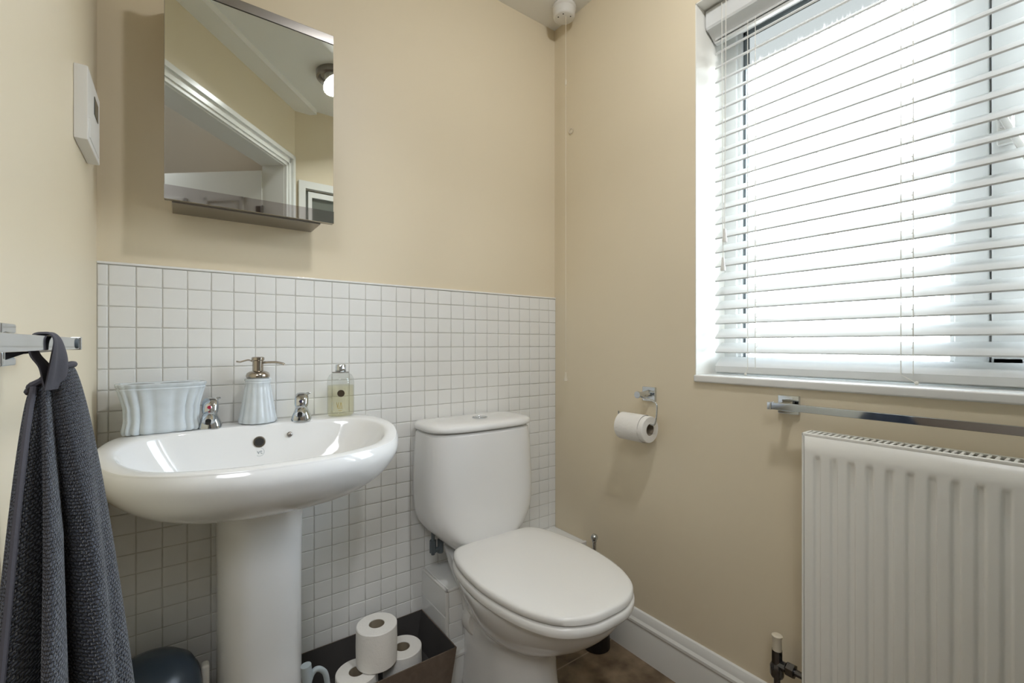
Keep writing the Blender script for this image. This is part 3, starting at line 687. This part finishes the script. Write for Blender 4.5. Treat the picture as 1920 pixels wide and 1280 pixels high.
def annulus(mb, c0, c1, ro, ri, n=56, axis='y', wob=0):
    def P(a, r, t):
        if axis == 'y': return Vector((c0.x + (c1.x - c0.x) * t + r * math.cos(a), c0.y + (c1.y - c0.y) * t, c0.z + (c1.z - c0.z) * t + r * math.sin(a)))
        return Vector((c0.x + (c1.x - c0.x) * t + r * math.cos(a), c0.y + (c1.y - c0.y) * t + r * math.sin(a), c0.z + (c1.z - c0.z) * t))
    seq = [(ri, 0), (ro - .002, 0), (ro, .02), (ro + wob, .5), (ro, .98), (ro - .002, 1), (ri, 1), (ri, 0)]
    return mb.loft([[P(2 * pi * k / n, r, t) for k in range(n)] for r, t in seq], False, False)
annulus(MB(), Vector((-.062, -.418, .798)), Vector((-.062, -.532, .796)), .043, .0195).build('paper', 'paper', rl)
# loose outer sheet
pts = []; rings = []
for k in range(30):
    a = R(60 + k * 7.6); r_ = .0433 + (.0045 * (k / 29) ** 3)
    pts.append((-.062 + r_ * math.cos(a), .797 + r_ * math.sin(a)))
mb = MB(); mb.loft([[Vector((x, y, z)) for x, z in pts] + [Vector((x * .998, y, z * 1.0008)) for x, z in reversed(pts)] for y in (-.419, -.514)])
mb.build('loose_sheet', 'paper', rl)
annulus(MB(), Vector((-.062, -.4185, .798)), Vector((-.062, -.5315, .796)), .0200, .0188).build('core', 'card', rl)

# ------------------------------------------------------------------ pull cord switch
pc = thing('pull_cord_switch', (-.06, -.125, H), 'ivory ceiling pull cord switch in the corner above the toilet', 'light switch')
MB().lathe([(.001, H - .001), (.047, H - .001), (.048, H - .01), (.044, H - .014), (.043, H - .036), (.040, H - .043), (.036, H - .046), (.001, H - .046)], (-.062, -.125, 0), 36).build('housing', 'whiteplastic', pc)
mb = MB()
for dx, dy in ((-.020, -.018), (.012, -.025), (-.024, .006)): MB().lathe([(.0005, 0), (.0026, 0), (.0026, -.0012), (.0005, -.0012)], (-.062 + dx, -.125 + dy, H - .0457), 10).build('screw', 'black', pc)
MB().tube([(-.066, -.140, H - .046), (-.066, -.140, 2.09), (-.066, -.140, .955)], .0011, 6).build('cord', 'ivory', pc)
MB().lathe([(.0006, .012), (.003, .010), (.0042, 0), (.003, -.010), (.0006, -.012)], (-.066, -.140, 2.095), 14).build('cord_connector', 'ivory', pc)
MB().lathe([(.0006, .018), (.0032, .016), (.0046, .004), (.0078, -.010), (.0080, -.016), (.0006, -.018)], (-.066, -.140, .945), 16).build('pull_weight', 'ivory', pc)
rg = MB(); c = Vector((-.004, -.105, 1.935)); rg.tube([c + Vector((0, .010 * math.cos(a), .010 * math.sin(a))) for a in [2 * pi * k / 24 for k in range(25)]], .0015, 8)
lc = tag(rg.build('cord_retainer', 'ivory'), 'small pale ring on the wall beside the pull cord', 'cord clip')
md_ = MB(); md_.box(-.003, 0, -.112, -.098, 1.928, 1.942, .0008).build('wall_pad', 'ivory', lc)

# ------------------------------------------------------------------ towel rails
def rail(name, wallx, sgn, y_plate, y_end, y_far, zc, off, label, hole=False):
    """sgn = direction from wall into room (+1 / -1)"""
    t = thing(name, (wallx, y_plate, zc), label, 'towel rail')
    xa, xb = sorted((wallx, wallx + sgn * .010))
    for yp in (y_plate, y_far):
        MB().box(xa, xb, yp - .0255, yp + .0255, zc - .024, zc + .024, .002).build('wall_plate', 'chrome', t)
        x2 = wallx + sgn * (off - .006)
        rings = [[Vector((xx, yp + dy * h, zc - .002 + dz * h)) for dy, dz in ((-1, -1), (1, -1), (1, 1), (-1, 1))] for xx, h in ((wallx + sgn * .008, .016), (wallx + sgn * .022, .009), (x2, .0075))]
        MB().loft(rings).build('post', 'chrome', t)
    x0, x1 = sorted((wallx + sgn * (off - .007), wallx + sgn * (off + .007)))
    hz = .0085
    MB().box(x0, x1, min(y_end, y_far - .03), max(y_end, y_far - .03), zc - hz, zc + hz, .0008).build('bar', 'dkchrome', t)
    MB().box(x0 - .001, x1 + .001, y_end, y_end + .010, zc - hz - .001, zc + hz + .001, .001).build('end_cap', 'chrome', t)
    if hole:
        MB().lathe([(.0003, .0), (.0062, 0), (.0075, .001), (.0078, 0), (.0078, -.002)], (wallx + sgn * (off + .0072), y_end - .018, zc), 20, axis='x').build('screw_recess', 'gasket', t)
    return t
rail('towel_rail', 0, -1, -.9215, -.905, -1.47, .914, .060, 'long polished chrome square towel rail above the radiator')
# left rail: plate nearer the doorway, bar runs on towards the camera
t = thing('towel_rail', (XL, -.737, 1.071), 'chrome towel rail on the left wall carrying the charcoal towel', 'towel rail')
MB().box(XL, XL + .010, -.762, -.712, 1.047, 1.093, .002).build('wall_plate', 'chrome', t)
MB().loft([[Vector((xx, -.737 + dy * h, 1.069 + dz * h)) for dy, dz in ((-1, -1), (1, -1), (1, 1), (-1, 1))] for xx, h in ((XL + .008, .016), (XL + .022, .009), (XL + .044, .0065))]).build('post', 'chrome', t)
MB().box(XL + .046, XL + .057, -1.00, -.672, 1.0645, 1.0785, .0008).build('bar', 'chrome', t)
MB().box(XL + .042, XL + .058, -.672, -.666, 1.0635, 1.0795, .001).build('end_cap', 'chrome', t)
MB().lathe([(.0003, .0008), (.0046, .0008), (.0056, .0015), (.0062, 0), (.0062, -.002)], (XL + .0572, -.693, 1.0715), 20, axis='x').build('screw_recess', 'gasket', t)

# ------------------------------------------------------------------ towel
tw = thing('towel', (-1.393, -.80, 1.03), 'charcoal waffle towel hanging by its loop from the left rail', 'towel')
NT, NV = 220, 150
ZT, ZB = 1.034, .52
def tw_pt(k, v):
    s = k / NT; a = 2 * pi * s
    g = v ** .72
    ax = .016 + .050 * g; ay = .020 + .125 * v ** .85
    cx_ = -1.392 + .012 * g; cy_ = -.800 - .005 * v
    dg = math.degrees(a)
    def val(c, wd, d): q = (dg - c + 180) % 360 - 180; return d * math.exp(-(q / wd) ** 2)
    sp_ = min(1, v / .3)
    m = 1 + .10 * math.cos(3 * a + .3)
    k_ = min(1, .45 + v * 1.6)
    m -= k_ * (val(283 + 24 * sp_, 12, .60) + val(255 + 1 * sp_, 11, .66) + val(215, 12, .35) + val(345, 8, .16 * v * 2) + val(30, 14, .4) + val(80, 16, .4) + val(140, 16, .4))
    m += k_ * (val(272 + 10 * sp_, 9, .08))
    x = cx_ + ax * m * math.cos(a); y = cy_ + ay * m * math.sin(a)
    x = max(x, XL + .006 + .002 * math.sin(9 * a))
    zt_ = ZT + .014 * math.cos(a - R(350)); z = zt_ - (zt_ - ZB) * v
    return Vector((x, y, z))
mb = MB(); rings = []; uv = []
peri = 1.0
for j in range(NV + 1):
    v = (j / NV); rings.append([tw_pt(k, v) for k in range(NT + 1)])
    for k in range(NT + 1): uv.append((k / NT * .60, v * (ZT - ZB)))
mb.loft(rings, False, False, closed=False); mb.uv = uv
body = mb.build('body', 'towel', tw, smooth=180)
sol = body.modifiers.new('thickness', 'SOLIDIFY'); sol.thickness = .004; sol.offset = -1
# binding tape round the gathered top edge and down the hanging side edge
tp = [tw_pt(k, 0) + Vector((0, 0, .002)) for k in range(0, NT + 1, 5)]
mb = MB(); mb.tube(tp, .0032, 8)
mb.build('hem_binding', 'taupe', tw)
ed = [tw_pt(146, v) + Vector((.001, -.002, 0)) for v in [i / 30 for i in range(0, 31)]]
MB().tube(ed, .0027, 8).build('edge_binding', 'taupe', tw)
# hanging loop: flat tape over the bar
ST = [((-1.385, -.822, 1.026), (.50, .87), .0115), ((-1.3825, -.823, 1.046), (.42, .90), .0120), ((-1.3815, -.826, 1.062), (.22, .97), .0135), ((-1.3825, -.827, 1.074), (.05, 1), .0125), ((-1.3855, -.828, 1.0797), (0, 1), .0115), ((-1.390, -.828, 1.0806), (0, 1), .0115),
      ((-1.3965, -.828, 1.0790), (0, 1), .0115), ((-1.3985, -.828, 1.070), (0, 1), .012), ((-1.397, -.828, 1.060), (.1, 1), .012), ((-1.391, -.825, 1.048), (.2, 1), .011), ((-1.388, -.823, 1.030), (.3, .9), .010)]
lp = spline([a for a, b, c in ST], 6); wv = spline([(b[0], b[1], c) for a, b, c in ST], 6)
mb = MB(); rings = []
for i, p_ in enumerate(lp):
    tn = (lp[min(i + 1, len(lp) - 1)] - lp[max(i - 1, 0)]).normalized(); sd_ = Vector((wv[i].x, wv[i].y, 0)).normalized(); nn_ = tn.cross(sd_).normalized(); wd = wv[i].z
    row = []
    for k in range(13):
        u = k / 6 - 1; row.append(p_ + sd_ * (wd * u) + nn_ * (.0012 * math.cos(u * 4.5)) * (1 if 2 < i < len(lp) - 2 else .3))
    rings.append([q + nn_ * .0006 for q in row] + [q - nn_ * .0006 for q in reversed(row)])
mb.loft(rings); mb.build('hanging_loop', 'taupe', tw, smooth=60)

# ------------------------------------------------------------------ radiator
rd = thing('radiator', (-.065, -1.23, .16), 'cream panel radiator with vertical ribs under the window', 'radiator')
RY0, RY1, RZ0, RZ1, RXF, RXB = -.985, -1.50, .16, .862, -.092, -.038
NYv = 260; mb = MB(); pitch = .0333; first = -1.006
zsamp = [RZ0 + .006, RZ0 + .045, RZ0 + .050, RZ0 + .056, RZ0 + .062] + [RZ0 + .062 + (RZ1 - RZ0 - .124) * i / 8 for i in range(1, 8)] + [RZ1 - .062, RZ1 - .056, RZ1 - .050, RZ1 - .045, RZ1 - .006]
ys = [RY0 - .006 + (RY1 - RY0 + .012) * i / NYv for i in range(NYv + 1)]
def dep(y, z):
    u = ((first - y) % pitch) / pitch if y < first + .002 else 1
    prof_ = smooth01((u - .05) / .22) * (1 - smooth01((u - .52) / .06)) if u < 1 else 0
    e = .056; k = smooth01((z - RZ0 - e + .006) / .012) * (1 - smooth01((z - (RZ1 - e) + .006) / .012))
    return .0045 * prof_ * k
grid = [[Vector((RXF + dep(y, z), y, z)) for y in ys] for z in zsamp]
mb.loft(grid, False, False, closed=False)
fp = mb.build('front_panel', 'radiator', rd, smooth=60); so = fp.modifiers.new('thickness', 'SOLIDIFY'); so.thickness = .0015; so.offset = 0
MB().box(RXF + .006, RXB, RY1, RY0 - .010, RZ0 + .01, RZ1 - .012).build('inner_panel', 'radiator', rd, smooth=0)
mb = MB(); mb.box(RXF - .001, RXB, RY0 - .005, RY0, RZ0, RZ1, .002, 3)
mb.build('side_panel', 'radiator', rd)
mb = MB(); mb.box(RXF - .001, RXF + .006, RY1, RY0, RZ1 - .008, RZ1, .002, 3); mb.box(RXB - .006, RXB, RY1, RY0, RZ1 - .008, RZ1, .002, 3)
y = RY0 - .008
k = 0
while y > RY1:
    mb.box(RXF + .004, RXB - .004, y - .0055, y, RZ1 - .006, RZ1 - .0015, .0008, 1); y -= .0118
mb.build('top_grille', 'radiator', rd)
MB().box(RXF + .008, RXB - .006, RY1, RY0 - .006, RZ1 - .0095, RZ1 - .0085).build('grille_shade_sheet', 'holeshade', rd, smooth=0)  # dark sheet painting the shade below the grille bars
MB().cyl((RXF + .002, -1.022, .225), (RXF - .0035, -1.022, .225), .010, 20).build('blanking_plug', 'radiator', rd)
vv = MB(); vx = -.060; vy = -.916
vv.cyl((vx, vy, .295), (vx, vy, .235), .0125, 8); vv.lathe([(.001, -.018), (.013, -.018), (.016, -.012), (.016, .010), (.012, .018), (.001, .018)], (vx, vy, .245), 12)
vv.cyl((vx, vy, .262), (vx, -.958, .262), .0115, 8); vv.lathe([(.001, -.010), (.017, -.010), (.017, .006), (.012, .010), (.001, .010)], (vx, -.947, .262), 6, axis='y'); vv.cyl((vx, -.955, .262), (vx, -.984, .262), .008, 14)
vv.cyl((vx, vy, .235), (vx, vy, .0), .0075, 14)
va = vv.build('valve', M['dkvalve'] if 'dkvalve' in M else 'steel', rd, smooth=35)
va.data.materials[0] = mat('tarnished_chrome', (.16, .16, .17, 1), .22, 1)
cp = MB().lathe([(.0045, .334), (.010, .334), (.0125, .332), (.0120, .328), (.0105, .324), (.0108, .289), (.004, .289), (.0045, .330)], (vx, vy, 0), 24).build('valve_cap', 'ivory', va)
MB().lathe([(.0003, .326), (.0045, .326), (.0045, .327)], (vx, vy, 0), 16).build('cap_opening', 'holeshade', cp)

# ------------------------------------------------------------------ storage box, rolls
bx = thing('storage_box', (-.82, -.13, 0), 'brown open storage box on the floor between basin and toilet', 'box')
def rect(x0, x1, y0, y1, z): return [Vector((x0, y0, z)), Vector((x1, y0, z)), Vector((x1, y1, z)), Vector((x0, y1, z))]
o0, o1 = (-1.000, -.640, -.245, -.030, 0), (-1.015, -.617, -.258, -.016, .168)
i0, i1 = (-.997, -.643, -.242, -.033, .070), (-1.012, -.620, -.255, -.019, .168)
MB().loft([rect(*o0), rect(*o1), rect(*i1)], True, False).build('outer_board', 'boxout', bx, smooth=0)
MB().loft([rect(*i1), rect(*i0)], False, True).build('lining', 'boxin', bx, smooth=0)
def roll(loc, label, grp):
    t = thing('toilet_roll', loc, label, 'toilet roll', grp); L_ = Vector(loc)
    mb = MB(); annulus(mb, L_, L_ + Vector((0, 0, .105)), .0555, .0215, 64, 'z', .001)
    mb.build('paper', 'paper', t); annulus(MB(), L_ + Vector((0, 0, .001)), L_ + Vector((0, 0, .104)), .022, .0206, 40, 'z').build('core', 'card', t)
    MB().lathe([(.0003, .002), (.0205, .002), (.0205, .004)], L_, 20).build('core_shade', 'holeshade', t).hide_render = False  # dark disc painting the shade down inside the core
    return t
g_ = 'spare toilet rolls in the brown box'
r1 = roll((-.893, -.195, .072), 'spare toilet roll low in the box on the basin side', g_)
def again(loc, label):
    c = copy_tree(r1); c.location = loc; c['label'] = label; return c
again((-.752, -.172, .072), 'spare toilet roll low in the box on the toilet side')
again((-.836, -.190, .179), 'spare toilet roll standing on top of the other two in the box')

# ------------------------------------------------------------------ pedal bin
pb = thing('pedal_bin', (-1.326, -.165, 0), 'dark slate blue dome lidded bin on the floor left of the pedestal', 'bin')
PBc = Vector((-1.338, -.165, -.012))
MB().lathe([(.001, .012), (.086, .012), (.088, .016), (.092, .28), (.093, .29), (.001, .29)], PBc, 48).build('body', 'bin', pb)
MB().lathe([(.096, .285), (.097, .297), (.096, .310), (.091, .334), (.079, .358), (.058, .376), (.032, .386), (.001, .389)], PBc, 48).build('lid', 'bin', pb, smooth=60)
mb = MB(); mb.tube([PBc + Vector((.045, .086 * math.cos(a), .300 + .070 * math.sin(a))) for a in [pi * k / 24 for k in range(25)]], .0012, 6).build('lid_seam', 'black', pb)
MB().box(-1.245, -1.228, -.172, -.145, .270, .320, .006, 3).build('hinge', 'whiteplastic', pb)

# ------------------------------------------------------------------ hose behind pedestal
hs = thing('waste_hose', (-.985, -.285, 0), 'white curved hose with a pale collar beside the basin pedestal', 'hose')
pts = spline([(-1.036, -.276, .0), (-1.036, -.276, .15), (-1.034, -.276, .245), (-1.022, -.276, .278), (-1.004, -.276, .274), (-.992, -.277, .245), (-.988, -.278, .15), (-.988, -.278, 0)], 8)
MB().tube(pts, .0065, 14).build('hose', M['hosegrey'], hs)
MB().cyl((-1.036, -.276, .262), (-1.040, -.276, .300), .012, 20).build('collar', M['hosegrey'], hs)

# ------------------------------------------------------------------ ceiling light (seen in mirror)
cl = thing('ceiling_light', (-.66, -1.13, H), 'round grey and white ceiling light seen in the mirror', 'ceiling light')
MB().lathe([(.001, H), (.090, H), (.094, H - .006), (.092, H - .028), (.084, H - .034), (.078, H - .030), (.072, H - .014), (.001, H - .012)], (-.66, -1.13, 0), 48).build('rim', 'steel', cl)
MB().lathe([(.001, H - .012), (.055, H - .012), (.055, H - .026), (.048, H - .036), (.001, H - .040)], (-.66, -1.13, 0), 40).build('cover', 'whiteplastic', cl)
cl_light = area('ceiling_fill_light', (-.66, -1.13, H - .052), (.35, .42, -.84), .13, .13, power=8.5, color=(.97, .98, 1)); cl_light.data.shape = 'DISK'  # fill light added at the unlit fitting, tilted away from the door wall
